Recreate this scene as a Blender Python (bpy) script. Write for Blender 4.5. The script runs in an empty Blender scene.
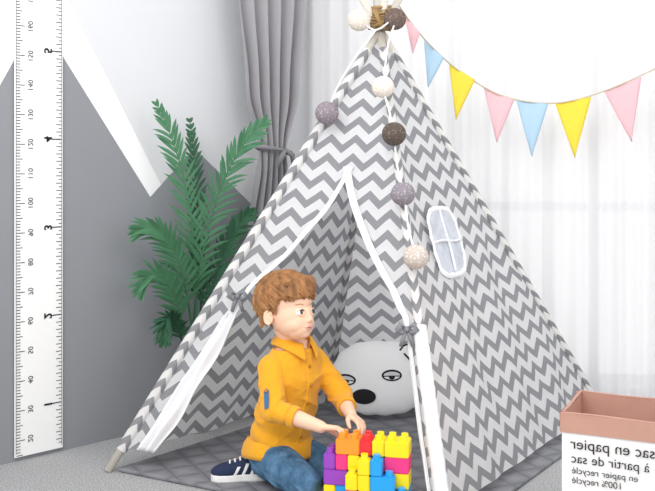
import bpy, bmesh, math, random
from mathutils import Vector, Matrix, noise
from mathutils.bvhtree import BVHTree
random.seed(7)
V=Vector
scene=bpy.context.scene
COL=scene.collection
try:
    scene.view_settings.view_transform='Standard'
except Exception: pass

# ------------------------------------------------------------ helpers
EYE=1.0; FPX=950.0
def at(x,y,d):
    """world point at true distance d (metres) along the room's depth axis"""
    return V(((x-327.5)/FPX*d, d, EYE-(y-165.0)/FPX*d))

def finish(o,parent,label,cat,kind,group):
    if parent is not None:
        o.parent=parent
        o.matrix_parent_inverse=Matrix.Translation(-V(parent['wloc']))
    if label: o['label']=label
    if cat: o['category']=cat
    if kind: o['kind']=kind
    if group: o['group']=group

def mk(name,verts,faces,mats,parent=None,smooth=False,uvs=None,midx=None,label=None,cat=None,kind=None,group=None,origin=None):
    if not isinstance(mats,(list,tuple)): mats=[mats]
    vs=[V(v) for v in verts]
    if origin is None:
        mn=V((min(v[i] for v in vs) for i in range(3))); mx=V((max(v[i] for v in vs) for i in range(3)))
        c=(mn+mx)/2; c.z=mn.z
    else: c=V(origin)
    me=bpy.data.meshes.new(name)
    me.from_pydata([tuple(v-c) for v in vs],[],[tuple(f) for f in faces])
    for m in mats: me.materials.append(m)
    if midx:
        for p,i in zip(me.polygons,midx): p.material_index=i
    if uvs:
        ul=me.uv_layers.new(name='UVMap')
        for p in me.polygons:
            for li in p.loop_indices:
                ul.data[li].uv=uvs[me.loops[li].vertex_index]
    if smooth:
        for p in me.polygons: p.use_smooth=True
    me.update()
    o=bpy.data.objects.new(name,me)
    COL.objects.link(o)
    o.location=c
    o['wloc']=tuple(c)
    finish(o,parent,label,cat,kind,group)
    return o

def empty(name,loc,label,cat,group=None,parent=None):
    o=bpy.data.objects.new(name,None); COL.objects.link(o)
    o.location=loc; o['wloc']=tuple(loc); o.empty_display_size=.05
    finish(o,parent,label,cat,None,group)
    return o

def frame_axes(d):
    d=d.normalized()
    a=d.cross(V((0,0,1)))
    if a.length<1e-3: a=d.cross(V((1,0,0)))
    a.normalize(); b=d.cross(a).normalized()
    return a,b

def capsule(G,p0,r0,p1,r1,n=12,k=4):
    Vs,Fs=G; p0=V(p0);p1=V(p1)
    d=p1-p0
    if d.length<1e-6: d=V((0,0,1e-5))
    dn=d.normalized(); a,b=frame_axes(dn)
    rings=[]
    for i in range(k+1):
        t=math.pi/2*i/k
        rings.append((p0-dn*r0*math.cos(t),r0*math.sin(t)))
    for i in range(k+1):
        t=math.pi/2*i/k
        rings.append((p1+dn*r1*math.sin(t),r1*math.cos(t)))
    tube(G,[(c,a,b,r,r) for c,r in rings],n)

def tube(G,rings,n=16,closed_ends=True):
    Vs,Fs=G; s=len(Vs)
    for c,a,b,ra,rb in rings:
        ra=max(ra,1e-5); rb=max(rb,1e-5)
        for j in range(n):
            t=2*math.pi*j/n
            Vs.append(V(c)+V(a)*ra*math.cos(t)+V(b)*rb*math.sin(t))
    for i in range(len(rings)-1):
        for j in range(n):
            Fs.append((s+i*n+j,s+i*n+(j+1)%n,s+(i+1)*n+(j+1)%n,s+(i+1)*n+j))
    if closed_ends:
        Fs.append(tuple(s+j for j in reversed(range(n))))
        e=s+(len(rings)-1)*n
        Fs.append(tuple(e+j for j in range(n)))

def path(G,pts,rads,n=8):
    pts=[V(p) for p in pts]
    if not isinstance(rads,(list,tuple)): rads=[rads]*len(pts)
    rings=[]; pa=None
    for i,p in enumerate(pts):
        d=(pts[min(i+1,len(pts)-1)]-pts[max(i-1,0)]).normalized()
        if pa is None: a,b=frame_axes(d)
        else:
            a=(pa-d*pa.dot(d)).normalized(); b=d.cross(a)
        pa=a
        rings.append((p,a,b,rads[i],rads[i]))
    tube(G,rings,n)

def ellipsoid(G,c,r,R=None,n=24,m=14):
    Vs,Fs=G; s=len(Vs); c=V(c)
    R=R or Matrix.Identity(3)
    Vs.append(c+R@V((0,0,r[2])))
    for i in range(1,m):
        t=math.pi*i/m
        for j in range(n):
            p=2*math.pi*j/n
            Vs.append(c+R@V((r[0]*math.sin(t)*math.cos(p),r[1]*math.sin(t)*math.sin(p),r[2]*math.cos(t))))
    Vs.append(c+R@V((0,0,-r[2])))
    e=len(Vs)-1
    for j in range(n):
        Fs.append((s,s+1+j,s+1+(j+1)%n))
        Fs.append((e,s+1+(m-2)*n+(j+1)%n,s+1+(m-2)*n+j))
    for i in range(m-2):
        for j in range(n):
            Fs.append((s+1+i*n+j,s+1+(i+1)*n+j,s+1+(i+1)*n+(j+1)%n,s+1+i*n+(j+1)%n))

def box(G,c,size,R=None):
    Vs,Fs=G; s=len(Vs); c=V(c); R=R or Matrix.Identity(3)
    for z in (-.5,.5):
        for (x,y) in ((-.5,-.5),(.5,-.5),(.5,.5),(-.5,.5)):
            Vs.append(c+R@V((x*size[0],y*size[1],z*size[2])))
    for f in ((3,2,1,0),(4,5,6,7),(0,1,5,4),(1,2,6,5),(2,3,7,6),(3,0,4,7)):
        Fs.append(tuple(s+i for i in f))

def grid(G,fn,nu,nv,uvs=None,uvfn=None):
    Vs,Fs=G; s=len(Vs)
    for j in range(nv+1):
        for i in range(nu+1):
            Vs.append(V(fn(i/nu,j/nv)))
            if uvs is not None: uvs.append(uvfn(i/nu,j/nv))
    for j in range(nv):
        for i in range(nu):
            a=s+j*(nu+1)+i
            Fs.append((a,a+1,a+nu+2,a+nu+1))

def voxel_union(G,vox,smooth=4,fac=.5):
    me=bpy.data.meshes.new('tmp'); me.from_pydata([tuple(v) for v in G[0]],[],G[1])
    bm=bmesh.new(); bm.from_mesh(me); bmesh.ops.recalc_face_normals(bm,faces=bm.faces); bm.to_mesh(me); bm.free()
    o=bpy.data.objects.new('tmp',me); COL.objects.link(o)
    r=o.modifiers.new('r','REMESH'); r.mode='VOXEL'; r.voxel_size=vox
    if smooth:
        s=o.modifiers.new('s','SMOOTH'); s.iterations=smooth; s.factor=fac
    dg=bpy.context.evaluated_depsgraph_get(); dg.update()
    ev=o.evaluated_get(dg); m2=ev.to_mesh()
    vs=[v.co.copy() for v in m2.vertices]; fs=[tuple(p.vertices) for p in m2.polygons]
    ns=[v.normal.copy() for v in m2.vertices]
    ev.to_mesh_clear(); bpy.data.objects.remove(o); bpy.data.meshes.remove(me)
    return vs,fs,ns

def addmod_bevel(o,w=.003,seg=2):
    m=o.modifiers.new('bevel','BEVEL'); m.width=w; m.segments=seg; m.limit_method='ANGLE'
def solid(o,t,off=0):
    m=o.modifiers.new('solid','SOLIDIFY'); m.thickness=t; m.offset=off

def text_mesh(G,txt,size,M,align='CENTER',bold=0):
    cu=bpy.data.curves.new('t','FONT'); cu.body=txt; cu.size=size; cu.align_x=align; cu.align_y='CENTER'; cu.offset=bold
    o=bpy.data.objects.new('t',cu); COL.objects.link(o)
    dg=bpy.context.evaluated_depsgraph_get(); dg.update()
    ev=o.evaluated_get(dg); me=ev.to_mesh()
    s=len(G[0])
    for v in me.vertices: G[0].append(M@v.co)
    for p in me.polygons: G[1].append(tuple(s+i for i in p.vertices))
    ev.to_mesh_clear(); bpy.data.objects.remove(o); bpy.data.curves.remove(cu)

# ------------------------------------------------------------ materials
def srgb(h):
    h=h.lstrip('#'); c=[int(h[i:i+2],16)/255 for i in (0,2,4)]
    return tuple(((x/12.92) if x<=.04045 else ((x+.055)/1.055)**2.4) for x in c)+(1,)
def mat(name,col,rough=.7,noise_amt=.0,scale=40,bump=0,bscale=200,sheen=0,trans=0,spec=.3,sss=0,metal=0):
    m=bpy.data.materials.new(name); m.use_nodes=True; nt=m.node_tree; N=nt.nodes; L=nt.links
    b=N['Principled BSDF']; c=srgb(col) if isinstance(col,str) else col
    b.inputs['Base Color'].default_value=c; b.inputs['Roughness'].default_value=rough
    b.inputs['Specular IOR Level'].default_value=spec; b.inputs['Metallic'].default_value=metal
    if sss:
        b.inputs['Subsurface Weight'].default_value=sss
        b.inputs['Subsurface Radius'].default_value=(.02,.008,.004); b.inputs['Subsurface Scale'].default_value=.5
    if sheen: b.inputs['Sheen Weight'].default_value=sheen
    tc=N.new('ShaderNodeTexCoord')
    if noise_amt:
        n=N.new('ShaderNodeTexNoise'); n.inputs['Scale'].default_value=scale; n.inputs['Detail'].default_value=4
        L.new(tc.outputs['Object'],n.inputs['Vector'])
        mx=N.new('ShaderNodeMix'); mx.data_type='RGBA'
        mx.inputs[6].default_value=tuple(x*(1-noise_amt) for x in c[:3])+(1,)
        mx.inputs[7].default_value=tuple(min(1,x*(1+noise_amt)) for x in c[:3])+(1,)
        L.new(n.outputs['Fac'],mx.inputs[0]); L.new(mx.outputs[2],b.inputs['Base Color'])
    if bump:
        n2=N.new('ShaderNodeTexNoise'); n2.inputs['Scale'].default_value=bscale; n2.inputs['Detail'].default_value=3
        L.new(tc.outputs['Object'],n2.inputs['Vector'])
        bp=N.new('ShaderNodeBump'); bp.inputs['Strength'].default_value=bump; bp.inputs['Distance'].default_value=.004
        L.new(n2.outputs['Fac'],bp.inputs['Height']); L.new(bp.outputs[0],b.inputs['Normal'])
    if trans:
        tr=N.new('ShaderNodeBsdfTranslucent'); tr.inputs['Color'].default_value=c
        ms=N.new('ShaderNodeMixShader'); ms.inputs[0].default_value=trans
        L.new(b.outputs[0],ms.inputs[1]); L.new(tr.outputs[0],ms.inputs[2]); L.new(ms.outputs[0],N['Material Output'].inputs[0])
    return m

def chevron_mat(name,ca,cb,pu=.092,pv=.070,amp=.58,trans=.52):
    m=bpy.data.materials.new(name); m.use_nodes=True; nt=m.node_tree; N=nt.nodes; L=nt.links
    b=N['Principled BSDF']; b.inputs['Roughness'].default_value=.85; b.inputs['Specular IOR Level'].default_value=.15
    tc=N.new('ShaderNodeTexCoord'); sp=N.new('ShaderNodeSeparateXYZ'); L.new(tc.outputs['UV'],sp.inputs[0])
    def mt(op,a,bv=None):
        n=N.new('ShaderNodeMath'); n.operation=op
        for i,x in enumerate((a,bv)):
            if x is None: continue
            if isinstance(x,(int,float)): n.inputs[i].default_value=x
            else: L.new(x,n.inputs[i])
        return n.outputs[0]
    u=mt('DIVIDE',sp.outputs[0],pu); tri=mt('PINGPONG',u,.5)
    tri=mt('MULTIPLY',tri,2*amp)
    v=mt('DIVIDE',sp.outputs[1],pv)
    f=mt('FRACT',mt('ADD',mt('ADD',v,tri),100.0))
    st=mt('GREATER_THAN',f,.55)
    mx=N.new('ShaderNodeMix'); mx.data_type='RGBA'; L.new(st,mx.inputs[0])
    mx.inputs[6].default_value=srgb(ca); mx.inputs[7].default_value=srgb(cb)
    L.new(mx.outputs[2],b.inputs['Base Color'])
    n2=N.new('ShaderNodeTexNoise'); n2.inputs['Scale'].default_value=14; n2.inputs['Detail'].default_value=3
    L.new(tc.outputs['Object'],n2.inputs['Vector'])
    bp=N.new('ShaderNodeBump'); bp.inputs['Strength'].default_value=.35; bp.inputs['Distance'].default_value=.01
    L.new(n2.outputs['Fac'],bp.inputs['Height']); L.new(bp.outputs[0],b.inputs['Normal'])
    tr=N.new('ShaderNodeBsdfTranslucent'); L.new(mx.outputs[2],tr.inputs['Color'])
    ms=N.new('ShaderNodeMixShader'); ms.inputs[0].default_value=trans
    L.new(b.outputs[0],ms.inputs[1]); L.new(tr.outputs[0],ms.inputs[2]); L.new(ms.outputs[0],N['Material Output'].inputs[0])
    return m

M_wall=mat('wall_white','#F6F6F7',.9,.01,5)
M_lgray=mat('wall_light_gray','#DADBDE',.9,.02,5)
M_gray=mat('wall_gray','#8F9196',.9,.03,4)
M_cord=mat('cord','#CDBFA6',.8)
M_black=mat('print_black','#1B1B1D',.7)
M_rul=mat('ruler_canvas','#F7F7F6',.85,.01,60,.1,400)
M_chev=chevron_mat('chevron_canvas','#FEFEFF','#AEAEB3')
M_white=mat('white_fabric','#F8F8FA',.85,.01,30,.2,60,trans=.15)
M_wood=mat('pale_wood','#D9D3C8',.55,.08,30)
M_rope=mat('twine','#A98C62',.9,.2,150,.4,300)
M_curt=mat('gray_curtain','#A19FA3',.85,.05,80,.2,300,sheen=.2)
M_leaf=mat('palm_leaf','#4F8560',.5,.25,14,spec=.4,trans=.2)
M_leaf2=mat('palm_leaf_dark','#356548',.5,.25,14,spec=.4,trans=.2)
M_pot=mat('pot_ceramic','#DAD8D4',.4)
M_soil=mat('soil','#3A2C20',.95,.3,80)

def carpet():
    m=mat('carpet','#B5B5B7',.95); nt=m.node_tree; N=nt.nodes; L=nt.links; b=N['Principled BSDF']
    tc=N.new('ShaderNodeTexCoord')
    n=N.new('ShaderNodeTexNoise'); n.inputs['Scale'].default_value=190; n.inputs['Detail'].default_value=5; n.inputs['Roughness'].default_value=.75
    L.new(tc.outputs['Object'],n.inputs['Vector'])
    r=N.new('ShaderNodeValToRGB'); r.color_ramp.elements[0].position=.36; r.color_ramp.elements[0].color=srgb('#7E7F82')
    r.color_ramp.elements[1].position=.60; r.color_ramp.elements[1].color=srgb('#D6D6D7')
    L.new(n.outputs['Fac'],r.inputs[0]); L.new(r.outputs[0],b.inputs['Base Color'])
    bp=N.new('ShaderNodeBump'); bp.inputs['Strength'].default_value=.7; bp.inputs['Distance'].default_value=.01
    L.new(n.outputs['Fac'],bp.inputs['Height']); L.new(bp.outputs[0],b.inputs['Normal'])
    return m
M_carpet=carpet()

# ------------------------------------------------------------ room
G=([],[]); box(G,(.3,3.2,-.05),(6,5,.1)); mk('floor',G[0],G[1],M_carpet,kind='structure',origin=(0,0,0))
O=V((-1.092,3.167,0)); E=V((.7106,.7036,0)).normalized(); NRM=E.cross(V((0,0,1)))
LU=.463
def wall_uv(px,py):
    k=(px-327.5)/950; t=(1.092+3.167*k)/(.329-.326*k)
    d=3.167+.326*t
    return t*LU, EYE-(py-165)/950*d
def WP(u,z,off=0): return O+E*u+V((0,0,z))+NRM*off
UC=3.1*LU
vs=[];fs=[];mi=[]
def poly(pts,off,m):
    s=len(vs)
    for u,z in pts: vs.append(WP(u,z,off))
    fs.append(tuple(range(s,s+len(pts)))); mi.append(m)
poly([(-1.2,0),(UC,0),(UC,2.6),(-1.2,2.6)],0,0)
s=len(vs)
for u,z in [(-1.2,0),(UC,0),(UC,2.6),(-1.2,2.6)]: vs.append(WP(u,z,-.08))
fs.append((s+3,s+2,s+1,s)); mi.append(0)
for a,b_ in ((0,1),(1,2),(2,3),(3,0)): fs.append((a,s+a,s+b_,b_)); mi.append(0)
pk=wall_uv(38,17); v1=wall_uv(150,197); p2=wall_uv(194,148); v2=wall_uv(252,205)
lz=wall_uv(0,85); wa=wall_uv(66,-5); wb=wall_uv(161,184)
poly([wa,wb,p2,v2,(UC,v2[1]+.25),(UC,2.6),(wa[0]-.16,2.6)],.0015,1)
sl=(lz[1]-pk[1])/(lz[0]-pk[0])
poly([(-1.2,0),(UC,0),(UC,v2[1]+.2),v2,p2,v1],.002,2)
poly([(-1.2,0),v1,pk,(lz[0]-.3,lz[1]-.3*sl),(-1.2,lz[1]-.3*sl-.1)],.002,2)
mk('wall_left',vs,fs,[M_wall,M_lgray,M_gray],midx=mi,kind='structure')

C=O+E*UC
D=V((1.43,-.158,0)).normalized(); DN=D.cross(V((0,0,1)))
def BP(u,z,off=0): return C+D*u+V((0,0,z))+DN*off
G=([],[])
def wbox(u0,u1,z0,z1,o0,o1,G):
    s=len(G[0])
    for o_ in (o0,o1):
        for u,z in ((u0,z0),(u1,z0),(u1,z1),(u0,z1)): G[0].append(BP(u,z,o_))
    for f in ((0,1,2,3),(7,6,5,4),(0,4,5,1),(1,5,6,2),(2,6,7,3),(3,7,4,0)): G[1].append(tuple(s+i for i in f))
wbox(0,.25,0,2.6,-.1,0,G); wbox(2.35,2.8,0,2.6,-.1,0,G); wbox(.25,2.35,0,.06,-.1,0,G); wbox(.25,2.35,2.3,2.6,-.1,0,G)
mk('wall_back',G[0],G[1],M_wall,kind='structure')
G=([],[])
for a in (.25,.62,1.2,1.75,2.30): wbox(a,a+.04,.06,2.3,-.09,-.05,G)
for z in (.06,.80,2.25): wbox(.25,2.35,z,z+.04,-.088,-.052,G)
Mframe=mat('window_frame','#E4E6E8',.5)
wf=mk('window_1',G[0],G[1],Mframe,kind='structure')
mg=bpy.data.materials.new('daylight_glass'); mg.use_nodes=True
nt=mg.node_tree; nt.nodes.clear(); em=nt.nodes.new('ShaderNodeEmission'); em.inputs[0].default_value=(1,1,1,1); em.inputs[1].default_value=1.15
ou=nt.nodes.new('ShaderNodeOutputMaterial'); nt.links.new(em.outputs[0],ou.inputs[0])
G=([],[]); wbox(.26,2.34,.07,2.29,-.075,-.07,G); mk('window_pane',G[0],G[1],mg,parent=wf)

def sheer():
    m=bpy.data.materials.new('sheer'); m.use_nodes=True; nt=m.node_tree; N=nt.nodes; L=nt.links
    b=N['Principled BSDF']; b.inputs['Base Color'].default_value=(.88,.88,.89,1); b.inputs['Roughness'].default_value=.9
    tr=N.new('ShaderNodeBsdfTranslucent'); tr.inputs[0].default_value=(.90,.90,.91,1)
    tp=N.new('ShaderNodeBsdfTransparent')
    m1=N.new('ShaderNodeMixShader'); m1.inputs[0].default_value=.30
    m2=N.new('ShaderNodeMixShader'); m2.inputs[0].default_value=.14
    L.new(b.outputs[0],m1.inputs[1]); L.new(tr.outputs[0],m1.inputs[2]); L.new(m1.outputs[0],m2.inputs[1]); L.new(tp.outputs[0],m2.inputs[2])
    L.new(m2.outputs[0],N['Material Output'].inputs[0]); return m
M_sheer=sheer()
def make_sheer(u0,u1,lab,seed,o_=.055):
    G=([],[])
    def fn(a,b):
        u=u0+(u1-u0)*a; z=.015+2.45*b
        w=.014*math.sin(u*2*math.pi/.085+1.1*math.sin(u*9))+.011*math.sin(u*2*math.pi/.21+1+.4*z)
        return BP(u,z,o_+w)
    grid(G,fn,int((u1-u0)/.006),6)
    return mk('sheer_curtain',G[0],G[1],M_sheer,smooth=True,label=lab,cat='curtain',group='white sheer curtains at the window')
make_sheer(.0,1.00,'white sheer curtain hanging in soft folds behind the play tent',0)
make_sheer(.995,2.6,'white sheer curtain hanging in soft folds beside the play tent',2,.056)
G=([],[]); path(G,[BP(-.0,2.49,.055),BP(2.7,2.49,.055)],.012,10)
mk('curtain_rod',G[0],G[1],mat('rod_metal','#CFCFCF',.3,metal=.8),smooth=True,label='slim metal curtain rod above the window',cat='curtain rod')

cur=empty('curtain',WP(2.55*LU,0,.12),'gray opaque curtain gathered with a tieback beside the window','curtain')
G=([],[])
def lerpk(z,ks):
    for i in range(len(ks)-1):
        if z<=ks[i+1][0]:
            t=(z-ks[i][0])/(ks[i+1][0]-ks[i][0]); t=max(0,t); t=t*t*(3-2*t)
            return [ks[i][j]+(ks[i+1][j]-ks[i][j])*t for j in (1,2)]
    return ks[-1][1:]
KS=[(0,1.09,.13),(.7,1.085,.115),(1.06,1.095,.070),(1.30,1.10,.145),(1.72,1.105,.20),(2.5,1.105,.21)]
def cfn(a,b):
    z=.02+2.42*b; c,w=lerpk(z,KS); s=2*a-1
    f=.022*math.sin(s*math.pi*5.5+.5*math.sin(z*2))+.008*math.sin(s*17+z)
    pinch=math.exp(-((z-1.06)/.05)**2)
    return WP(c+s*w,z,.13+f*(1-.55*pinch)+.02*(1-s*s)*pinch)
grid(G,cfn,110,60)
mk('curtain_panel',G[0],G[1],M_curt,parent=cur,smooth=True)
G=([],[])
pts=[]
for i in range(25):
    t=2*math.pi*i/24
    pts.append(WP(1.095+.083*math.cos(t),1.06-.012*math.cos(t),.14+.045*math.sin(t)))
path(G,pts,.009,8)
path(G,[WP(1.11,1.06,.19),WP(1.08,1.03,.2),WP(1.07,.99,.19)],[.009,.012,.004],8)
path(G,[WP(1.11,1.06,.19),WP(1.14,1.04,.2),WP(1.15,1.0,.19)],[.009,.012,.004],8)
mk('tieback',G[0],G[1],mat('tieback','#8A888C',.85),parent=cur,smooth=True)

# ------------------------------------------------------------ growth chart (markings read mirrored)
u0,_=wall_uv(13,0); u1,_=wall_uv(61,0); zb=.015; zt=1.86
ch=empty('growth_chart',WP((u0+u1)/2,zb,.01),'white canvas height chart with black ruler markings hanging on the wall','height chart')
G=([],[])
def gb(u0,u1,z0,z1,o0,o1,G):
    s=len(G[0])
    for o_ in (o0,o1):
        for u,z in ((u0,z0),(u1,z0),(u1,z1),(u0,z1)): G[0].append(WP(u,z,o_))
    for f in ((3,2,1,0),(4,5,6,7),(0,1,5,4),(1,2,6,5),(2,3,7,6),(3,0,4,7)): G[1].append(tuple(s+i for i in f))
gb(u0,u1,zb,zt,.008,.012,G)
mk('chart_canvas',G[0],G[1],M_rul,parent=ch)
G=([],[]); path(G,[WP(u0-.01,zt,.014),WP(u1+.01,zt,.014)],.01,10); mk('hanging_rod',G[0],G[1],M_wood,parent=ch,smooth=True)
G=([],[])
zcm=lambda cm: .175+(cm-30.48)/100.0
def quad(a,b,z0,z1):
    s=len(G[0])
    for u,z in ((a,z0),(b,z0),(b,z1),(a,z1)): G[0].append(WP(u,z,.0135))
    G[1].append((s,s+1,s+2,s+3))
for cm in range(15,198):
    z=zcm(cm)
    L_=.030 if cm%10==0 else (.022 if cm%5==0 else .014)
    quad(u0+.006,u0+.006+L_,z-.0012,z+.0012)
for i in range(6*2,76*2):
    cm=i*2.54/2; z=zcm(cm)
    if z<zb+.01 or z>zt: continue
    L_=.020 if i%2==0 else .010
    quad(u1-.006-L_,u1-.006,z-.0012,z+.0012)
quad(u0+.004,u0+.0055,zb+.01,zt-.01); quad(u1-.0055,u1-.004,zb+.01,zt-.01)
MIR=Matrix.Diagonal((-1,1,1,1))
def wall_text(t,u,z,size,rot,bold=0):
    M=Matrix.Translation(WP(u,z,.0136))@Matrix((( E.x,0,NRM.x,0),(E.y,0,NRM.y,0),(0,1,0,0),(0,0,0,1)))@MIR@Matrix.Rotation(rot,4,'Z')
    text_mesh(G,t,size,M,bold=bold)
for cm in range(20,195,10): wall_text(str(cm),u0+.056,zcm(cm),.026,math.pi/2)
for ft in range(1,6):
    wall_text(str(ft),u0+.120,zcm(ft*30.48),.040,math.pi/2,.0012)
    quad(u1-.045,u1-.006,zcm(ft*30.48)-.0018,zcm(ft*30.48)+.0018)
mk('printed_scale',G[0],G[1],M_black,parent=ch)

# ------------------------------------------------------------ tent
FL=V((-.715,3.094,0)); FR=V((.323,2.568,0)); BR=V((1.097,3.755,0)); BL=V((.0,3.98,0))
AP=V((.19,3.42,1.486))
def PT(f,t): return f+(AP-f)*t
TC=(FL+FR+BR+BL)/4
tent=empty('play_tent',(TC.x,TC.y,0),'white and gray chevron canvas teepee play tent with wooden poles','play tent')
def sag(a,b,s,t,amp=.022):
    mid=(a+b)/2; n=(b-a).cross(AP-a).normalized()
    if n.dot(TC-mid)<0: n=-n
    p=PT(a,t).lerp(PT(b,t),s)
    w=.024*noise.noise(V((p.x*4.5+p.y*3,p.y*2,p.z*1.6)))+.013*noise.noise(V((p.x*11,p.y*11,p.z*4)))
    return n*(amp*math.sin(math.pi*s)*math.sin(math.pi*min(1,t))+w*min(1,4*s*(1-s)*2)*(1-t)**.5)
def PP(a,b,s,t,amp=.022):
    p=PT(a,t).lerp(PT(b,t),s)
    return p+sag(a,b,s,t,amp)
def PUV(a,b,s,t):
    p=PT(a,t).lerp(PT(b,t),s)
    e=(b-a).normalized(); mid=(a+b)/2
    u=(p-mid).dot(e); sl=(AP-mid); vv=sl-e*sl.dot(e); v=(p-mid).dot(vv.normalized())
    return (u+5,v+5)
def panel(a,b,name,t0=.035,lab=None,amp=.022):
    G=([],[]); uv=[]
    fn=lambda x,y:PP(a,b,x,t0+(.975-t0)*y,amp)
    grid(G,fn,40,48,uv,lambda x,y:PUV(a,b,x,t0+(.975-t0)*y))
    return mk(name,G[0],G[1],M_chev,parent=tent,smooth=True,uvs=uv,label=lab)
panel(FL,BL,'canvas_panel')
panel(BL,BR,'canvas_panel',.015)
panel(FR,BR,'canvas_panel',.03)
TA=.673
def interp(t,ks):
    for i in range(len(ks)-1):
        if t<=ks[i+1][0]:
            k=(t-ks[i][0])/(ks[i+1][0]-ks[i][0]); return ks[i][1]+(ks[i+1][1]-ks[i][1])*k
    return ks[-1][1]
KL=[(0,.06),(.34,.115),(.40,.155),(TA,.52)]
KR=[(0,.975),(.36,.955),(.41,.91),(TA,.52)]
G=([],[]); uv=[]
t0=.05
tf=lambda y:t0+(TA-t0)*y
grid(G,lambda x,y:PP(FL,FR,x*interp(tf(y),KL),tf(y)),8,40,uv,lambda x,y:PUV(FL,FR,x*interp(tf(y),KL),tf(y)))
sR=lambda x,y: interp(tf(y),KR)+(1-interp(tf(y),KR))*x
grid(G,lambda x,y:PP(FL,FR,sR(x,y),tf(y)),8,40,uv,lambda x,y:PUV(FL,FR,sR(x,y),tf(y)))
tg=lambda y:TA+(.975-TA)*y
grid(G,lambda x,y:PP(FL,FR,x,tg(y)),24,16,uv,lambda x,y:PUV(FL,FR,x,tg(y)))
mk('front_canvas_panel',G[0],G[1],M_chev,parent=tent,smooth=True,uvs=uv,label='front chevron panel with arched door opening')
FN=(FR-FL).cross(AP-FL).normalized()
if FN.dot(TC-FL)>0: FN=-FN
def hem(K,w0,w1,name,side):
    G=([],[])
    def fn(x,y):
        t=t0+(TA-t0)*y
        s=interp(t,K); width=(PT(FR,t)-PT(FL,t)).length
        q=min(1,max(0,(t-.32)/.07)); q=q*q*(3-2*q); w=w0*(.75+.40*math.sin(math.pi*min(1,t/.36)))*(1-q)+w1*q
        off=.004+(.012*math.sin(x*11+t*9)+.004*math.sin(t*46+x*6))*(1-q)*min(1,w0/.05)
        return PP(FL,FR,s+side*(x-.15)*w/width,t)+FN*(off+.004)
    grid(G,fn,16,90)
    o=mk(name,G[0],G[1],M_white,parent=tent,smooth=True); solid(o,.002); return o
hem(KL,.060,.020,'door_hem',1); hem(KR,.012,.028,'door_hem',-1)
def pole(f,mt_):
    G=([],[])
    top=AP+(AP-f)*.10
    path(G,[f+V((0,0,.004)),f+(AP-f)*.5,top],.0135,14)
    return mk('pole',G[0],G[1],mt_,parent=tent,smooth=True,label='pale wooden tent pole')
for f in (FL,FR,BR,BL): pole(f,M_wood)
def sleeve(f,a,b,r,mt_,nm='pole_sleeve'):
    G=([],[]); pts=[];rr=[]
    for i in range(40):
        t=a+(b-a)*i/39
        pts.append(PT(f,t)); rr.append(r*(1+.05*math.sin(i*2.1)))
    path(G,pts,rr,12)
    return mk(nm,G[0],G[1],mt_,parent=tent,smooth=True)
sleeve(FR,.035,.345,.022,M_white)
def csleeve(f,a,b,r):
    G=([],[]);uv=[]
    d=(AP-f).normalized(); A,B=frame_axes(d)
    L_=(AP-f).length
    grid(G,lambda x,y:PT(f,a+(b-a)*y)+A*r*math.cos(2*math.pi*x)+B*r*math.sin(2*math.pi*x),12,40,uv,lambda x,y:(x*.092*2+.01,(a+(b-a)*y)*L_))
    mk('pole_sleeve',G[0],G[1],M_chev,parent=tent,smooth=True,uvs=uv)
csleeve(FL,.045,.95,.019); csleeve(FR,.34,.95,.015); csleeve(BL,.04,.9,.016); csleeve(BR,.03,.95,.015)
def tie(p):
    G=([],[])
    for s_ in (-1,1):
        path(G,[p,p+V((s_*.020,-.014,.016)),p+V((s_*.030,-.018,.0)),p+V((s_*.016,-.014,-.010)),p],[.004,.007,.008,.006,.004],8)
        path(G,[p,p+V((s_*.010,-.014,-.022)),p+V((s_*.018,-.012,-.050))],[.004,.007,.006],8)
    ellipsoid(G,p+V((0,-.008,0)),(.010,.010,.010),n=12,m=8)
    mk('tie_strap',G[0],G[1],mt_tie,parent=tent,smooth=True)
mt_tie=mat('tie','#85868C',.8,.4,90)
tie(PP(FL,FR,.13,.375)+FN*.02); tie(PP(FL,FR,.955,.335)+FN*.03)
G=([],[]); pts=[]
for i in range(200):
    t=i/199; a=t*2*math.pi*8
    r=.036+.004*math.sin(a*2.5)
    pts.append(V((AP.x+r*math.cos(a),AP.y+r*math.sin(a),AP.z-.0+.085*t+.006*math.sin(a))))
path(G,pts,.0058,6)
for k in range(3):
    a=k*2
    path(G,[V((AP.x+.04*math.cos(a),AP.y-.035,AP.z+.07)),V((AP.x+.02*math.cos(a),AP.y-.05,AP.z+.03)),V((AP.x-.04*math.cos(a),AP.y-.035,AP.z-.0))],.006,6)
mk('rope_lashing',G[0],G[1],M_rope,parent=tent,smooth=True,label='brown twine wound around the crossed poles')
eR=(BR-FR).normalized(); midR=(FR+BR)/2; slR=(AP-midR); slR=(slR-eR*slR.dot(eR)).normalized(); nR=eR.cross(slR)
if nR.dot(TC-midR)>0: nR=-nR
wc=PP(FR,BR,.40,.50)
win=empty('tent_window',wc,None,None,parent=tent)
axl=(AP-FR).normalized()
axu=(slR*.93+ (axl-slR*axl.dot(slR))*.45).normalized()
def WN(a,b,off): return wc+eR*a+axu*b+nR*off
def sup(t,ra,rb,e=3.6):
    k=(abs(math.cos(t))**e+abs(math.sin(t))**e)**(-1/e)
    return ra*k*math.cos(t),rb*k*math.sin(t)
M_net=mat('window_net','#C6CAD3',.8,.28,30,.9,24)
G=([],[])
def netf(x,y):
    t=2*math.pi*x; a,b=sup(t,.102,.116); return WN(a*y,b*y,.014+.006*math.sin(a*y*70+b*y*25)*(1-y))
grid(G,netf,48,10); mk('net_pane',G[0],G[1],M_net,parent=win,smooth=True)
G=([],[])
def bordf(x,y):
    t=2*math.pi*x; a,b=sup(t,.096+.018*y,.110+.018*y); return WN(a,b,.014+.005*math.sin(math.pi*y)+.0015*math.sin(x*90))
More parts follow.
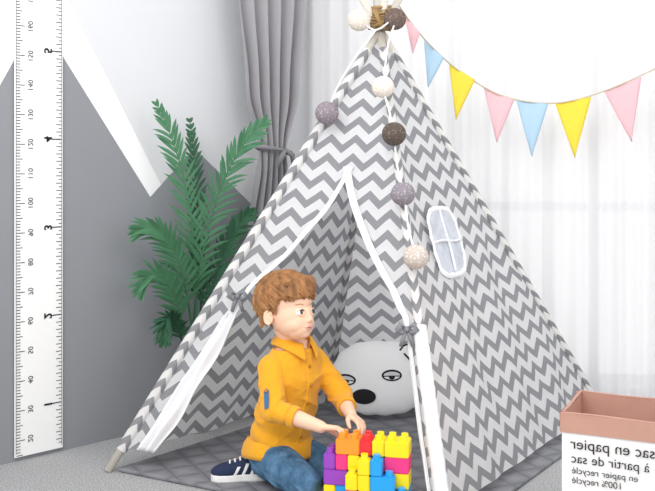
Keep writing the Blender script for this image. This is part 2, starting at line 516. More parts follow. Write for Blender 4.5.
grid(G,bordf,72,5); mk('window_border',G[0],G[1],M_white,parent=win,smooth=True)
G=([],[])
for f_ in (lambda q:(-.098+.196*q,.004*math.sin(q*6)),lambda q:(.004*math.sin(q*5),-.11+.22*q)):
    path(G,[WN(*f_(i/12),.018) for i in range(13)],.0045,8)
mk('window_bar',G[0],G[1],M_white,parent=win,smooth=True)

# ------------------------------------------------------------ play mat
def quilt():
    m=mat('quilt','#808186',.9); nt=m.node_tree; N=nt.nodes; L=nt.links; b=N['Principled BSDF']
    tc=N.new('ShaderNodeTexCoord'); mp=N.new('ShaderNodeMapping'); mp.inputs['Rotation'].default_value=(0,0,math.radians(-27)); L.new(tc.outputs['Object'],mp.inputs[0])
    sp=N.new('ShaderNodeSeparateXYZ'); L.new(mp.outputs[0],sp.inputs[0])
    def mt(op,a,bv=None):
        n=N.new('ShaderNodeMath'); n.operation=op
        for i,x in enumerate((a,bv)):
            if x is None: continue
            if isinstance(x,(int,float)): n.inputs[i].default_value=x
            else: L.new(x,n.inputs[i])
        return n.outputs[0]
    a=mt('PINGPONG',sp.outputs[0],.045); c=mt('PINGPONG',sp.outputs[1],.045)
    h=mt('MINIMUM',a,c); h2=mt('POWER',mt('DIVIDE',h,.045),.5)
    mx=N.new('ShaderNodeMix'); mx.data_type='RGBA'; L.new(h2,mx.inputs[0]); mx.inputs[6].default_value=srgb('#707176'); mx.inputs[7].default_value=srgb('#8E8F94')
    L.new(mx.outputs[2],b.inputs['Base Color'])
    bp=N.new('ShaderNodeBump'); bp.inputs['Strength'].default_value=.55; bp.inputs['Distance'].default_value=.014
    L.new(h2,bp.inputs['Height']); L.new(bp.outputs[0],b.inputs['Normal']); return m
def ex(p,k): return TC+(p-TC)*k
cs=[ex(FL,1.0)+V((.03,0,0)),ex(FR,1.04),ex(BR,.96)+V((.03,-.06,0)),ex(BL,.985)]
G=([],[])
for z in (.001,.014):
    for c in cs: G[0].append(V((c.x,c.y,z)))
G[1].extend([(3,2,1,0),(4,5,6,7),(0,1,5,4),(1,2,6,5),(2,3,7,6),(3,0,4,7)])
mo=mk('play_mat',G[0],G[1],quilt(),label='gray quilted floor mat lying inside the play tent',cat='mat'); addmod_bevel(mo,.005,3)

# ------------------------------------------------------------ palm
pb=V((-.50,3.59,0))
palm=empty('potted_palm',pb,'green feathery palm in a pale pot beside the wall','potted plant')
G=([],[]); a,b=V((1,0,0)),V((0,1,0))
tube(G,[(pb+V((0,0,z)),a,b,r,r) for z,r in ((0,.06),(.01,.065),(.2,.085),(.215,.09),(.23,.09),(.23,.08),(.2,.078))],28)
mk('pot',G[0],G[1],M_pot,parent=palm,smooth=True)
G=([],[]); tube(G,[(pb+V((0,0,z)),a,b,.077,.077) for z in (.19,.205)],20); mk('soil',G[0],G[1],M_soil,parent=palm)
def frond(base,ctrl,tip,ll,mt_):
    G=([],[]); n=30
    B=lambda t: base*(1-t)**2+ctrl*2*t*(1-t)+tip*t*t
    pts=[B(i/n) for i in range(n+1)]
    path(G,pts,[.0045*(1-.8*i/n)+.001 for i in range(n+1)],6)
    view=V((0,-1,.25)).normalized()
    nl=25
    for i in range(nl):
        t=.27+.73*i/(nl-1)
        p=B(t); d=(B(min(1,t+.02))-B(max(0,t-.02))).normalized()
        side=d.cross(view).normalized()
        L_=ll*(math.sin(math.pi*min(1,(.25+.75*(t-.1))))**.6*.9+.25)*(1.0 if t<.85 else 1-(t-.85)*3.2)
        for sg in (-1,1):
            ang=math.radians(42-18*t+random.uniform(-6,6))
            dd=(d*math.cos(ang)+side*sg*math.sin(ang)+view*random.uniform(-.1,.35)).normalized()
            up=dd.cross(d).normalized(); wd=dd.cross(up).normalized()
            s=len(G[0]); w=.0066
            droop=V((0,0,-1))*L_*random.uniform(.12,.3)
            k=4
            for j in range(k+1):
                q=j/k; c=p+dd*L_*q+droop*q*q
                ww=w*(math.sin(math.pi*min(1,.18+.82*q))**.7)
                if j==k: ww=.0004
                G[0].append(c+wd*ww); G[0].append(c+view*.002*(1-q)); G[0].append(c-wd*ww)
            for j in range(k):
                o_=s+j*3
                G[1].append((o_,o_+1,o_+4,o_+3)); G[1].append((o_+1,o_+2,o_+5,o_+4))
    mk('frond',G[0],G[1],mt_,parent=palm)
base=pb+V((0,0,.2))
FR_=[((158,106,3.47),(208,205,3.52),.105,0),((264,122,3.44),(196,180,3.48),.115,0),((190,122,3.60),(204,230,3.58),.080,1),
     ((136,232,3.38),(186,205,3.42),.100,0),((140,290,3.36),(170,235,3.40),.095,0),((164,340,3.33),(168,280,3.38),.080,1),((252,212,3.55),(215,235,3.55),.085,1)]
for (tx,ty,td),(cx,cy,cd),ll,k in FR_:
    frond(base+V((random.uniform(-.02,.02),random.uniform(-.02,.02),0)),at(cx,cy,cd),at(tx,ty,td),ll,(M_leaf,M_leaf2)[k])

# ------------------------------------------------------------ string lights
balls=[((359,20,3.34),'#E6D9CB',.040),((395,19,3.36),'#6B5A52',.040),((383,87,3.19),'#E9DDD0',.038),((327,113,3.27),'#8C828A',.041),((394,134,3.10),'#5B5049',.040),((403,194,3.02),'#8E868E',.039),((416,257,2.90),'#C9BDB4',.039)]
sl=empty('string_lights',at(395,134,3.12),'string of cream and gray cotton balls on the play tent','string lights')
def ballmat(c):
    m=mat('cotton_ball_'+c,c,.8,.1,60); nt=m.node_tree;N=nt.nodes;L=nt.links; b=N['Principled BSDF']
    tc=N.new('ShaderNodeTexCoord'); w=N.new('ShaderNodeTexVoronoi'); w.inputs['Scale'].default_value=110; L.new(tc.outputs['Object'],w.inputs['Vector'])
    r=N.new('ShaderNodeValToRGB'); cc=srgb(c); r.color_ramp.elements[0].color=tuple(min(1,x*1.6+.06) for x in cc[:3])+(1,); r.color_ramp.elements[0].position=.15; r.color_ramp.elements[1].color=cc; r.color_ramp.elements[1].position=.4
    L.new(w.outputs['Distance'],r.inputs[0]); L.new(r.outputs[0],b.inputs['Base Color'])
    bp=N.new('ShaderNodeBump'); bp.inputs['Strength'].default_value=.5; bp.inputs['Distance'].default_value=.003; L.new(w.outputs['Distance'],bp.inputs['Height']); L.new(bp.outputs[0],b.inputs['Normal'])
    return m
for (x,y,d),c,r in balls:
    G=([],[]); ellipsoid(G,at(x,y,d),(r,r*.98,r*.97),n=28,m=18)
    mk('light_ball',G[0],G[1],ballmat(c),parent=sl,smooth=True,label={'#E6D9CB':'cream','#E9DDD0':'cream','#6B5A52':'dark brown','#5B5049':'dark brown'}.get(c,'gray')+' woven cotton light ball')
G=([],[])
def catm(pts,n=8):
    out=[]
    P=[pts[0]]+pts+[pts[-1]]
    for i in range(1,len(P)-2):
        for j in range(n):
            t=j/n; a,b,c,d=P[i-1],P[i],P[i+1],P[i+2]
            out.append(.5*((2*b)+(c-a)*t+(2*a-5*b+4*c-d)*t*t+(3*b-a-3*c+d)*t**3))
    out.append(pts[-1]); return out
path(G,catm([at(359,20,3.36),at(376,30,3.30),at(395,19,3.36),at(388,45,3.27),at(384,87,3.20),at(389,110,3.14),at(394,134,3.12),at(397,165,3.07),at(404,194,3.03),at(408,225,2.96),at(416,257,2.91)]),.0035,6)
path(G,catm([at(376,30,3.30),at(352,62,3.29),at(336,90,3.28),at(328,113,3.28)]),.0035,6)
mk('wire',G[0],G[1],M_white,parent=sl,smooth=True)

# ------------------------------------------------------------ bunting
bun=empty('bunting',at(540,110,3.8),'pastel pennant bunting on a cord hung before the sheer curtain','bunting')
G=([],[]); path(G,catm([at(398,4,3.5),at(412,24,3.6),at(433,48,3.7),at(462,73,3.78),at(500,95,3.8),at(540,103,3.8),at(575,100,3.8),at(622,84,3.8),at(690,52,3.8)]),.0028,6)
mk('cord',G[0],G[1],M_cord,parent=bun,smooth=True)
PK,BLU,YE='#FBD6DC','#C8E4F6','#FFEB5A'
for (x0,y0,x1,y1,tx,ty,d,c) in ((404,14,420,33,413,54,3.58,PK),(424,40,444,58,428,88,3.70,BLU),(449,63,475,80,456,120,3.77,YE),(484,88,514,100,497,143,3.8,PK),(516,99,548,104,532,157,3.8,BLU),(555,103,591,97,575,158,3.8,YE),(604,91,641,77,632,142,3.8,PK)):
    G=([],[]); A,B_,T=at(x0,y0,d),at(x1,y1,d),at(tx,ty,d-.015)
    grid(G,lambda a,b:(A.lerp(B_,a)).lerp(T,b*.995)+V((0,.006*math.sin(a*5+b*3),0)),8,10)
    o=mk('pennant',G[0],G[1],mat('pennant_'+c,c,.85,.03,60,trans=.3),parent=bun,smooth=True,label={PK:'pink',BLU:'light blue',YE:'yellow'}[c]+' triangular pennant'); solid(o,.0015)

# ------------------------------------------------------------ cushion
cc=V((.205,3.70,.172))
cu=empty('cushion',(cc.x,cc.y,.02),'pale gray plush cushion with a sleepy animal face','cushion')
Rc=Matrix.Rotation(math.radians(-14),3,'X')
Vs=[]
tmp=([],[]); ellipsoid(tmp,(0,0,0),(1,1,1),n=64,m=32)
for v in tmp[0]:
    px_,pz_,py_=v.x,v.y,v.z
    ang=math.atan2(pz_,px_); r=min(1.0,math.hypot(px_,pz_))
    ee=2.5; kk=(abs(math.cos(ang))**ee+abs(math.sin(ang))**ee)**(-1/ee)
    pin=1+.016*math.sin(ang*16)*r**6
    X=.186*kk*px_*pin; Z=.142*kk*pz_*pin; Y=.050*max(0.0,1-r**2.4)**.62
    if py_<0: Y=-Y
    Vs.append(cc+Rc@V((X,-Y,Z)))
M_pl=mat('plush','#FDFDFE',.95,.02,60,.25,150,sheen=.4)
mk('cushion_cover',Vs,tmp[1],M_pl,parent=cu,smooth=True)
bv=BVHTree.FromPolygons([tuple(v) for v in Vs],tmp[1])
def decal(name,bvh,outline,O3,ax,ay,ray,mt_,par,off=.0015,rings=6,label=None,back=.4):
    G=([],[]); n=len(outline); cx=sum(p[0] for p in outline)/n; cy=sum(p[1] for p in outline)/n
    def pr(a,b):
        o=O3+ax*a+ay*b-ray*back
        h=bvh.ray_cast(o,ray)
        p=h[0] if h[0] is not None else o+ray*back
        return p-ray*off
    G[0].append(pr(cx,cy))
    for k in range(1,rings+1):
        for (a,b) in outline:
            G[0].append(pr(cx+(a-cx)*k/rings,cy+(b-cy)*k/rings))
    for j in range(n): G[1].append((0,1+j,1+(j+1)%n))
    for k in range(rings-1):
        for j in range(n):
            G[1].append((1+k*n+j,1+(k+1)*n+j,1+(k+1)*n+(j+1)%n,1+k*n+(j+1)%n))
    return mk(name,G[0],G[1],mt_,parent=par,smooth=True,label=label)
def ell(cx,cy,a,b,n=28,t0=0,t1=2*math.pi): return [(cx+a*math.cos(t0+(t1-t0)*i/n),cy+b*math.sin(t0+(t1-t0)*i/n)) for i in range(n)]
ax,az,ry=V((1,0,0)),V((0,0,1)),V((0,1,0))
M_pw=mat('plush_white','#FFFFFF',.95); M_pb=mat('plush_black','#232326',.8); M_pg=mat('plush_lid','#D9D9DE',.9)
def cl(px,py):
    return ((px-380)/260,(377-py)/260)
x,y=cl(363,393)
decal('nose',bv,ell(x,y+.002,.046,.029),cc,ax,az,ry,M_pb,cu,.004)
for ex_,ey_ in ((391,372),(345,377)):
    x,y=cl(ex_,ey_)
    decal('eye',bv,ell(x,y,.039,.021),cc,ax,az,ry,M_pb,cu,.002)
    decal('eye_white',bv,ell(x,y,.033,.015),cc,ax,az,ry,M_pw,cu,.0035)
    decal('pupil',bv,ell(x,y-.006,.012,.008),cc,ax,az,ry,M_pb,cu,.005)
    decal('lid_line',bv,ell(x,y-.004,.036,.0205,28,0,math.pi)+[(x-.036,y-.004)],cc,ax,az,ry,M_pb,cu,.0058)
    decal('eyelid',bv,ell(x,y+.000,.032,.0145,28,0,math.pi)+[(x-.032,y+.000)],cc,ax,az,ry,M_pg,cu,.0070)
G=([],[])
for pl_ in (((400,349),(406,345),(413,347),(418,354),(420,363)),((404,352),(410,358),(416,364))):
    pp=[]
    for (px_,py_) in pl_:
        a,b=cl(px_,py_); o_=cc+ax*a+az*b-ry*.4; h=bv.ray_cast(o_,ry)
        pp.append((h[0] if h[0] is not None else o_+ry*.38)-ry*.002)
    path(G,catm(pp,5),.0038,6)
mk('ear_outline',G[0],G[1],M_pb,parent=cu,smooth=True)

# ------------------------------------------------------------ paper bag
bl=V((.616,2.496,0)); e1=V((.90,-.43,0)).normalized(); e2=V((.43,.90,0)).normalized()
Lf,Ls,H=.36,.26,.350
bag=empty('paper_bag',bl+e1*Lf/2+e2*Ls/2,'open white paper storage bag with folded kraft rim and black lettering','paper bag')
Mk_out=mat('bag_white','#F3F1F0',.75,.03,9,.3,14); Mk_in=mat('bag_kraft','#C29585',.8,.08,25,.35,18)
def perim(x,k):
    s=(x%1)*4; i=int(s); f=s-i
    c=[(k,k),(Lf-k,k),(Lf-k,Ls-k),(k,Ls-k)]
    a,b=c[i%4],c[(i+1)%4]
    return a[0]+(b[0]-a[0])*f,a[1]+(b[1]-a[1])*f
def bagshell(inset,name,mt_,z0,zt,wob=.0018):
    G=([],[])
    def fn(x,y):
        a,b=perim(x,inset); z=z0+(zt-z0)*y
        w=wob*math.sin(x*31)*math.sin(z*23)
        p=bl+e1*(a+w)+e2*(b+w); p.z=z+.0015*math.sin(x*26)*y; return p
    grid(G,fn,80,16)
    return mk(name,G[0],G[1],mt_,parent=bag)
bagshell(0,'bag_body',Mk_out,.002,H-.002); bagshell(.005,'bag_lining',Mk_in,.008,H)
bagshell(-.004,'folded_rim',Mk_in,H-.050,H+.0005)
G=([],[])
def lipf(x,y):
    a,b=perim(x,-.004+.009*y); p=bl+e1*a+e2*b; p.z=H+.0005+.002*math.sin(math.pi*y)+.0015*math.sin(x*26); return p
grid(G,lipf,80,3); mk('rim_fold',G[0],G[1],Mk_in,parent=bag)
G=([],[]); box(G,bl+e1*Lf/2+e2*Ls/2+V((0,0,.004)),(Lf-.01,Ls-.01,.004),Matrix((( e1.x,e2.x,0),(e1.y,e2.y,0),(0,0,1)))); mk('bag_bottom',G[0],G[1],Mk_in,parent=bag)
nb=e1.cross(V((0,0,1)))
def btxt(t,u,z,size,bold=0):
    p=bl+e1*u+nb*.0045; p.z=z
    M=Matrix.Translation(p)@Matrix(((e1.x,0,nb.x,0),(e1.y,0,nb.y,0),(0,1,0,0),(0,0,0,1)))@MIR
    text_mesh(G,t,size,M,'RIGHT',bold)
G=([],[])
btxt('sac en papier',.022,.272,.040)
btxt('à partir de sac',.024,.234,.034)
btxt('en papier recyclé',.026,.203,.024); btxt('100% recyclé',.026,.178,.024)
mk('lettering',G[0],G[1],M_black,parent=bag)
G=([],[])
btxt('the paper bag',.022,.12,.042); btxt('made from recycled paper',.022,.08,.022)
mk('lettering',G[0],G[1],M_black,parent=bag)

# ------------------------------------------------------------ building blocks
Rb=Matrix.Rotation(math.radians(-12),3,'Z')
ub,hb=.0345,.0435
borg=V((-.012,2.672,.014))
def block(cx,row,w,col,dep=2,ry=0):
    z0=row*hb
    bm=bmesh.new()
    sz=(w*ub-.0012,dep*ub-.0012,hb-.0008)
    bmesh.ops.create_cube(bm,size=1,matrix=Matrix.Translation(((cx+w/2)*ub,(ry+dep/2)*ub,z0+hb/2))@Matrix.Diagonal((*sz,1)))
    bmesh.ops.bevel(bm,geom=bm.edges[:],offset=.0025,segments=2,affect='EDGES')
    for i in range(int(w)):
        for j in range(dep):
            bmesh.ops.create_cone(bm,cap_ends=True,segments=20,radius1=ub*.31,radius2=ub*.29,depth=.014,matrix=Matrix.Translation(((cx+i+.5)*ub,(ry+j+.5)*ub,z0+hb+.0061)))
    bm.verts.index_update()
    vs=[borg+Rb@v.co for v in bm.verts]; fs=[tuple(v.index for v in f.verts) for f in bm.faces]
    bm.free()
    nm,hexc=col
    return mk('toy_block',vs,fs,BM[nm],label=f'{nm} plastic building block stacked on the play mat',cat='toy block',group='stacked toy blocks')
COLS={'purple':'#9A45BE','pink':'#F23A86','yellow':'#FBE21C','blue':'#22A3EA','orange':'#FB9A2E','red':'#E62F38'}
BM={k:mat('plastic_'+k.replace(' ','_'),v,.3,spec=.5) for k,v in COLS.items()}
c_=lambda n:(n,COLS[n])
rows=[
 [(0,2,'yellow'),(2,1,'pink'),(3,2,'blue'),(5,2,'yellow')],
 [(0,1,'yellow'),(1,2,'blue'),(3,1,'yellow'),(4,2,'blue'),(6,1,'blue')],
 [(0,2,'purple'),(2,2,'blue'),(4,1,'blue'),(5,2,'yellow')],
 [(0,1,'purple'),(1,1,'pink'),(2,1,'yellow'),(3,1,'purple'),(4,1,'blue'),(5,2,'pink')],
 [(1,2,'orange'),(3,1,'red'),(4,1,'yellow'),(5,2,'yellow')]]
for r,row in enumerate(rows):
    for cx,w,n in row: block(cx,r,w,c_(n))
for cx,r,w,n in ((2,0,2,'blue'),(4,0,3,'yellow'),(2,1,1,'pink'),(3,1,2,'yellow'),(5,1,2,'blue'),(2,2,1,'yellow'),(3,2,1,'yellow'),(4,2,2,'blue'),(3,3,1,'yellow'),(4,3,1,'blue')): block(cx,r,w,c_(n),1,-1)

# ------------------------------------------------------------ boy
skin=mat('skin','#F2C6AA',.55,.03,25,sss=.12,spec=.35)
boy=empty('person',at(275,470,2.93)*1.0,'person in mustard shirt and blue jeans kneeling and stacking toy blocks','person')
bp_=V(boy['wloc']); bp_.z=.014
boy.location=bp_; boy['wloc']=tuple(bp_)
th=math.radians(47)
F=V((math.sin(th),-math.cos(th),0)); R_=V((F.y,-F.x,0))
neck=at(294,343,2.93); chest=at(292,376,2.93); waist=at(286,412,2.95); hip=at(279,441,2.96)
sm=at(293,362,2.93)
shR=sm+R_*.092; shL=sm-R_*.092
elR=at(272,409,2.80); wrR=at(321,427,2.715)
elL=at(342,398,2.95); wrL=at(351,415,2.83)
hpR=hip+R_*.045+V((0,0,-.035)); hpL=hip-R_*.045+V((0,0,-.035))
knR=at(306,484,2.74); anR=at(262,459,2.99)
knL=at(346,478,2.92); anL=at(300,464,3.12)
HC=at(289,312,2.90); hs=1.02
Rh=Matrix.Rotation(math.radians(52),3,'Z')@Matrix.Rotation(math.radians(-7),3,'X')@Matrix.Rotation(math.radians(4),3,'Y')
def H_(x,y,z): return HC+Rh@(V((x,y,z))*hs)
body=([],[])
def he(c,r,rot=None):
    ellipsoid(body,H_(*c),tuple(q*hs for q in r),Rh@(rot or Matrix.Identity(3)),32,20)
def hc(a,ra,b,rb): capsule(body,H_(*a),ra*hs,H_(*b),rb*hs,10,3)
he((0,.012,.035),(.075,.086,.074))
he((0,-.010,-.008),(.066,.064,.064))
he((0,-.022,-.030),(.059,.055,.046))
he((0,-.034,-.046),(.045,.040,.036))
he((0,-.052,-.065),(.019,.017,.014))
for s in (-1,1):
    he((s*.025,-.040,-.036),(.028,.028,.026))
    hc((s*.015,-.0715,.002),.0022,(s*.027,-.0745,.0090),.0026); hc((s*.027,-.0745,.0090),.0026,(s*.040,-.066,.002),.0022)
    hc((s*.016,-.0715,-.007),.0018,(s*.027,-.0730,-.0120),.0020); hc((s*.027,-.0730,-.0120),.0020,(s*.039,-.066,-.005),.0018)
    hc((s*.0065,-.079,-.028),.0046,(s*.005,-.077,-.029),.0046)
    e_rot=Matrix.Rotation(s*math.radians(-22),3,'Z')
    he((s*.075,.014,-.012),(.006,.014,.021),e_rot)
    for k in range(9):
        a0=math.radians(-100+k*28); a1=math.radians(-100+(k+1)*28)
        q0=e_rot@V((s*.004,.013*math.cos(a0),.020*math.sin(a0))); q1=e_rot@V((s*.004,.013*math.cos(a1),.020*math.sin(a1)))
        hc((s*.0765+q0.x,.014+q0.y,-.012+q0.z),.0032,(s*.0765+q1.x,.014+q1.y,-.012+q1.z),.0032)
hc((0,-.072,.004),.0070,(0,-.077,-.014),.0062); hc((0,-.077,-.014),.0062,(0,-.0825,-.023),.0068)
hc((-.012,-.0725,-.0440),.0043,(0,-.0755,-.0425),.0048); hc((.012,-.0725,-.0440),.0043,(0,-.0755,-.0425),.0048)
hc((-.008,-.0715,-.0515),.0044,(.008,-.0715,-.0515),.0044)
capsule(body,H_(0,.018,-.045),.036*hs,neck+V((0,0,-.01)),.036)
U=V((0,0,1))
def trings(k,grow=0):
    rs=[]
    for c,ra,rb in ((neck+V((0,0,.010)),.046,.042),(neck+V((0,0,-.010)),.074,.052),(sm,.104,.062),(chest,.106,.072),(at(289,395,2.94),.099,.074),(waist,.096,.078),(at(281,430,2.96),.099,.081),(hip,.100,.084)):
        rs.append((c,R_,F,ra*k+grow,rb*k+grow))
    return rs
tube(body,trings(.88),28)
def limb(G,pts):
    for (p0,r0),(p1,r1) in zip(pts[:-1],pts[1:]): capsule(G,p0,r0,p1,r1,16,5)
limb(body,[(shR,.033),(elR,.025),(elR.lerp(wrR,.35),.0265),(wrR,.0175)])
limb(body,[(shL,.033),(elL,.025),(elL.lerp(wrL,.35),.025),(wrL,.0175)])
limb(body,[(hpR,.056),(knR,.038),(knR.lerp(anR,.3),.037),(anR,.024),(at(225,468,2.985),.018)])
limb(body,[(hpL,.056),(knL,.038),(knL.lerp(anL,.3),.037),(anL,.024),(at(270,460,3.18),.018)])
def hand(w,f,n,l,curls,sc=1.0):
    f=f.normalized(); n=(n-f*n.dot(f)).normalized(); l=(l-f*l.dot(f)-n*l.dot(n)).normalized()
    offs=[.0195,.0065,-.0065,-.0185]; lens=[.040,.045,.042,.033]; bl_=[.050,.053,.050,.045]
    for i in range(4):
        b=w+f*bl_[i]*sc+l*offs[i]*sc
        capsule(body,w+l*offs[i]*.55*sc+f*.004,.0112*sc,b,.0083*sc,10,3)
        p=b; ang=0; r=.0070*sc if i<3 else .0060*sc
        for k,(fr,cv) in enumerate(zip((.45,.30,.25),curls[i])):
            ang+=cv; d=f*math.cos(ang)+n*math.sin(ang)
            d=(d+l*(offs[i]*6*(1 if k==0 else .3))).normalized()
            q=p+d*lens[i]*fr*1.05*sc
            capsule(body,p,r,q,r*.9,10,3); p=q; r*=.92
    b=w+f*.014*sc+l*.016*sc
    p1=b+(f*.5+l*.75+n*.35).normalized()*.024*sc; p2=p1+(f*.85+l*.3+n*.45).normalized()*.018*sc; p3=p2+(f*.9-l*.05+n*.5).normalized()*.015*sc
    capsule(body,b,.0115*sc,p1,.0088*sc,10,3); capsule(body,p1,.0085*sc,p2,.0075*sc,10,3); capsule(body,p2,.0075*sc,p3,.0062*sc,10,3)
hand(wrR,V((.95,-.05,-.05)),V((0,-.25,-1)),V((0,1,-.3)),[(.30,.4,.4),(.35,.5,.4),(.4,.55,.45),(.45,.6,.5)],.90)
hand(wrL,V((.50,-.65,-.25)),V((-.2,-.35,-1)),V((-.7,-.6,.1)),[(.3,.5,.4),(.35,.55,.4),(.4,.6,.4),(.45,.6,.5)],.90)
vs,fs,ns=voxel_union(body,.0023,7,.5)
bo=mk('body',vs,fs,skin,parent=boy,smooth=True)
bvb=BVHTree.FromPolygons([tuple(v) for v in vs],fs)
M_eye=mat('eye_white','#F1EEEB',.2,spec=.6); M_iris=mat('iris','#4F5B60',.2,spec=.6); M_pup=mat('pupil','#0C0A0A',.15,spec=.7)
look=V((.16,-1,.10)).normalized()
for s in (-1,1):
    c=V((s*.0275,-.0600,-.002))
    G=([],[]); ellipsoid(G,H_(*c),(.0126*hs,)*3,Rh); ey=mk('eye',G[0],G[1],M_eye,parent=boy,smooth=True)
    def cap(r,off,mt_,nm):
        G=([],[]); a,b=frame_axes(look)
        tube(G,[(HC+Rh@((c+look*(off-dz))*hs),Rh@a,Rh@b,rr*hs,rr*hs) for dz,rr in ((.002,r),(.0008,r*.95),(0,r*.6),(-.0002,.0003))],20)
        mk(nm,G[0],G[1],mt_,parent=ey,smooth=True)
    cap(.0074,.0122,M_iris,'iris'); cap(.0042,.0130,M_pup,'pupil')
fdir=Rh@V((0,1,0)); hx=Rh@V((1,0,0)); hz=Rh@V((0,0,1))
M_lip=mat('lips','#E2A398',.5)
decal('lips',bvb,[(a*hs,b*hs) for a,b in [(-.015,-.0468),(-.009,-.0418),(-.003,-.0400),(0,-.041),(.003,-.0400),(.009,-.0418),(.015,-.0468),(.009,-.0535),(0,-.0552),(-.009,-.0535)]],HC,hx,hz,fdir,M_lip,boy,.0006,4)
M_brow=mat('eyebrow','#B98F6A',.9); M_lash=mat('lash','#4A3527',.8)
M_mouth=mat('mouth_line','#A6635A',.7)
decal('mouth_line',bvb,[(a*hs,b*hs) for a,b in [(-.017,-.0450),(-.006,-.0472),(.006,-.0472),(.017,-.0450),(.006,-.0481),(-.006,-.0481)]],HC,hx,hz,fdir,M_mouth,boy,.0010,3)
for s in (-1,1):
    decal('eyebrow',bvb,[(s*a*hs,b*hs) for a,b in [(.014,.0195),(.022,.0235),(.033,.0240),(.043,.0195),(.033,.0218),(.022,.0212),(.014,.0182)]],HC,hx,hz,fdir,M_brow,boy,.0012,3)
    decal('upper_lash_line',bvb,[(s*a*hs,b*hs) for a,b in [(.015,.0020),(.020,.0060),(.028,.0072),(.036,.0050),(.0405,.0000),(.035,.0038),(.027,.0059),(.019,.0047)]],HC,hx,hz,fdir,M_lash,boy,.0010,2)
# hair
hair=([],[])
ellipsoid(hair,H_(0,.022,.052),tuple(q*hs for q in (.0815,.093,.0765)),Rh)
random.seed(3)
crown=V((.0,.35,.93)).normalized()
CA=crown.cross(V((1,0,0))).normalized(); CB=crown.cross(CA)
ctr=V((0,.017,.037)); rad=V((.0812,.0950,.0855))
def sp(theta,phi):
    d=crown*math.cos(theta)+(CA*math.cos(phi)+CB*math.sin(phi))*math.sin(theta)
    return V((ctr.x+rad.x*d.x,ctr.y+rad.y*d.y,ctr.z+rad.z*d.z)),d
def inregion(p,j):
    if p.y<-.035: return p.z>.046-.012*abs(p.x)/.05+j
    if p.y<-.005: return p.z>.046+( -.035-p.y)*1.5+j
    if p.y<.032: return p.z>.006+j
    return p.z>-.048+(.05-min(.05,p.y))*2.2+j
for i in range(1000):
    phi=random.uniform(0,2*math.pi); th0=random.choice((.0,.2,.4,.6,.8,1.0,1.2,1.4))*random.uniform(.8,1.2)
    sw=random.uniform(.25,.6); ln=random.uniform(.7,1.1); j=random.uniform(-.007,.006)
    pts=[];rr=[]
    lift=random.uniform(.0,.0015) if random.random()<.7 else random.uniform(.004,.009)
    for k in range(10):
        q=k/9; p,d=sp(th0+ln*q,phi+sw*q)
        if not inregion(p,j): break
        p=p+d*(-.0010+lift*q)
        pts.append(H_(*p)); rr.append((.0034*(1-.7*q)+.0007)*hs)
    if len(pts)<2: continue
    for a in range(len(pts)-1): capsule(hair,pts[a],rr[a],pts[a+1],rr[a+1],6,2)
for i in range(100):
    q=i/99; x0=-.062+.124*q
    st=V((x0*.75+.022,-.034,.105)); en=V((x0-.026,-.0755+.35*abs(x0-.018)**1.15,.048-.012*q+random.uniform(-.006,.006)))
    mid=(st+en)/2+V((.012,-.022,.016+random.uniform(-.002,.006)))
    P=[st*(1-t)**2+mid*2*t*(1-t)+en*t*t for t in [k/6 for k in range(7)]]
    for k in range(6): capsule(hair,H_(*P[k]),(.0042-.0005*k)*hs,H_(*P[k+1]),(.0037-.0005*k)*hs,6,2)
for s in (-1,1):
    for i in range(26):
        y0=-.014+.0026*i; zb_=(.000 if i<7 else (.018 if i<14 else -.01-.003*(i-14)))
        capsule(hair,H_(s*.0755,y0,.04),.007*hs,H_(s*(.0738-.0003*i),y0+.003,zb_),.0032*hs,6,2)
vs,fs,ns=voxel_union(hair,.0016,1,.4)
def hairmat():
    m=mat('hair','#9C6A3E',.5,spec=.4); nt=m.node_tree;N=nt.nodes;L=nt.links;b=N['Principled BSDF']
    tc=N.new('ShaderNodeTexCoord'); n=N.new('ShaderNodeTexNoise'); n.inputs['Scale'].default_value=60; n.inputs['Detail'].default_value=5
    mp=N.new('ShaderNodeMapping'); mp.inputs['Scale'].default_value=(1,1,.3); L.new(tc.outputs['Object'],mp.inputs[0]); L.new(mp.outputs[0],n.inputs['Vector'])
    r=N.new('ShaderNodeValToRGB'); r.color_ramp.elements[0].position=.3; r.color_ramp.elements[0].color=srgb('#6F4724'); r.color_ramp.elements[1].position=.7; r.color_ramp.elements[1].color=srgb('#AF7B4A')
    L.new(n.outputs['Fac'],r.inputs[0]); L.new(r.outputs[0],b.inputs['Base Color']); return m
mk('hair',vs,fs,hairmat(),parent=boy,smooth=True,label='short light brown hair with swept fringe')

# shirt
sh=([],[])
tube(sh,trings(1.0,.006)[1:],32)
cuffR=elR.lerp(wrR,.30); cuffL=elL.lerp(wrL,.35)
limb(sh,[(shR+V((0,0,-.004)),.042),(shR.lerp(elR,.55),.038),(elR,.036),(cuffR,.033)])
limb(sh,[(shL+V((0,0,-.004)),.042),(shL.lerp(elL,.55),.038),(elL,.035),(cuffL,.031)])
vs,fs,ns=voxel_union(sh,.0030,7,.5)
def ridge(p):
    r=1-min(1,abs(noise.noise(p))*2.6); return r*r
for i,v in enumerate(vs):
    q=V((v.x*8+v.z*8,v.y*7,v.z*10-v.x*8))
    low=min(1,max(0,(neck.z-.05-v.z)/.08))
    a=(.0065*ridge(q)+.0020*ridge(q*2.1+V((5,3,1))))*(.35+.65*low)-.002
    de=(v-elR).length
    if de<.10: a+=.0030*math.sin((v-elR).dot((wrR-elR).normalized())*150)*(1-de/.10)
    if v.z<.27: a+=.0030*math.sin(v.z*90+v.x*40+4*noise.noise(v*8))*min(1,(.27-v.z)/.06)
    vs[i]=v+ns[i]*a
M_shirt=mat('mustard_cotton','#EBA72C',.95,.07,45,.5,320,sheen=.2,spec=.1)
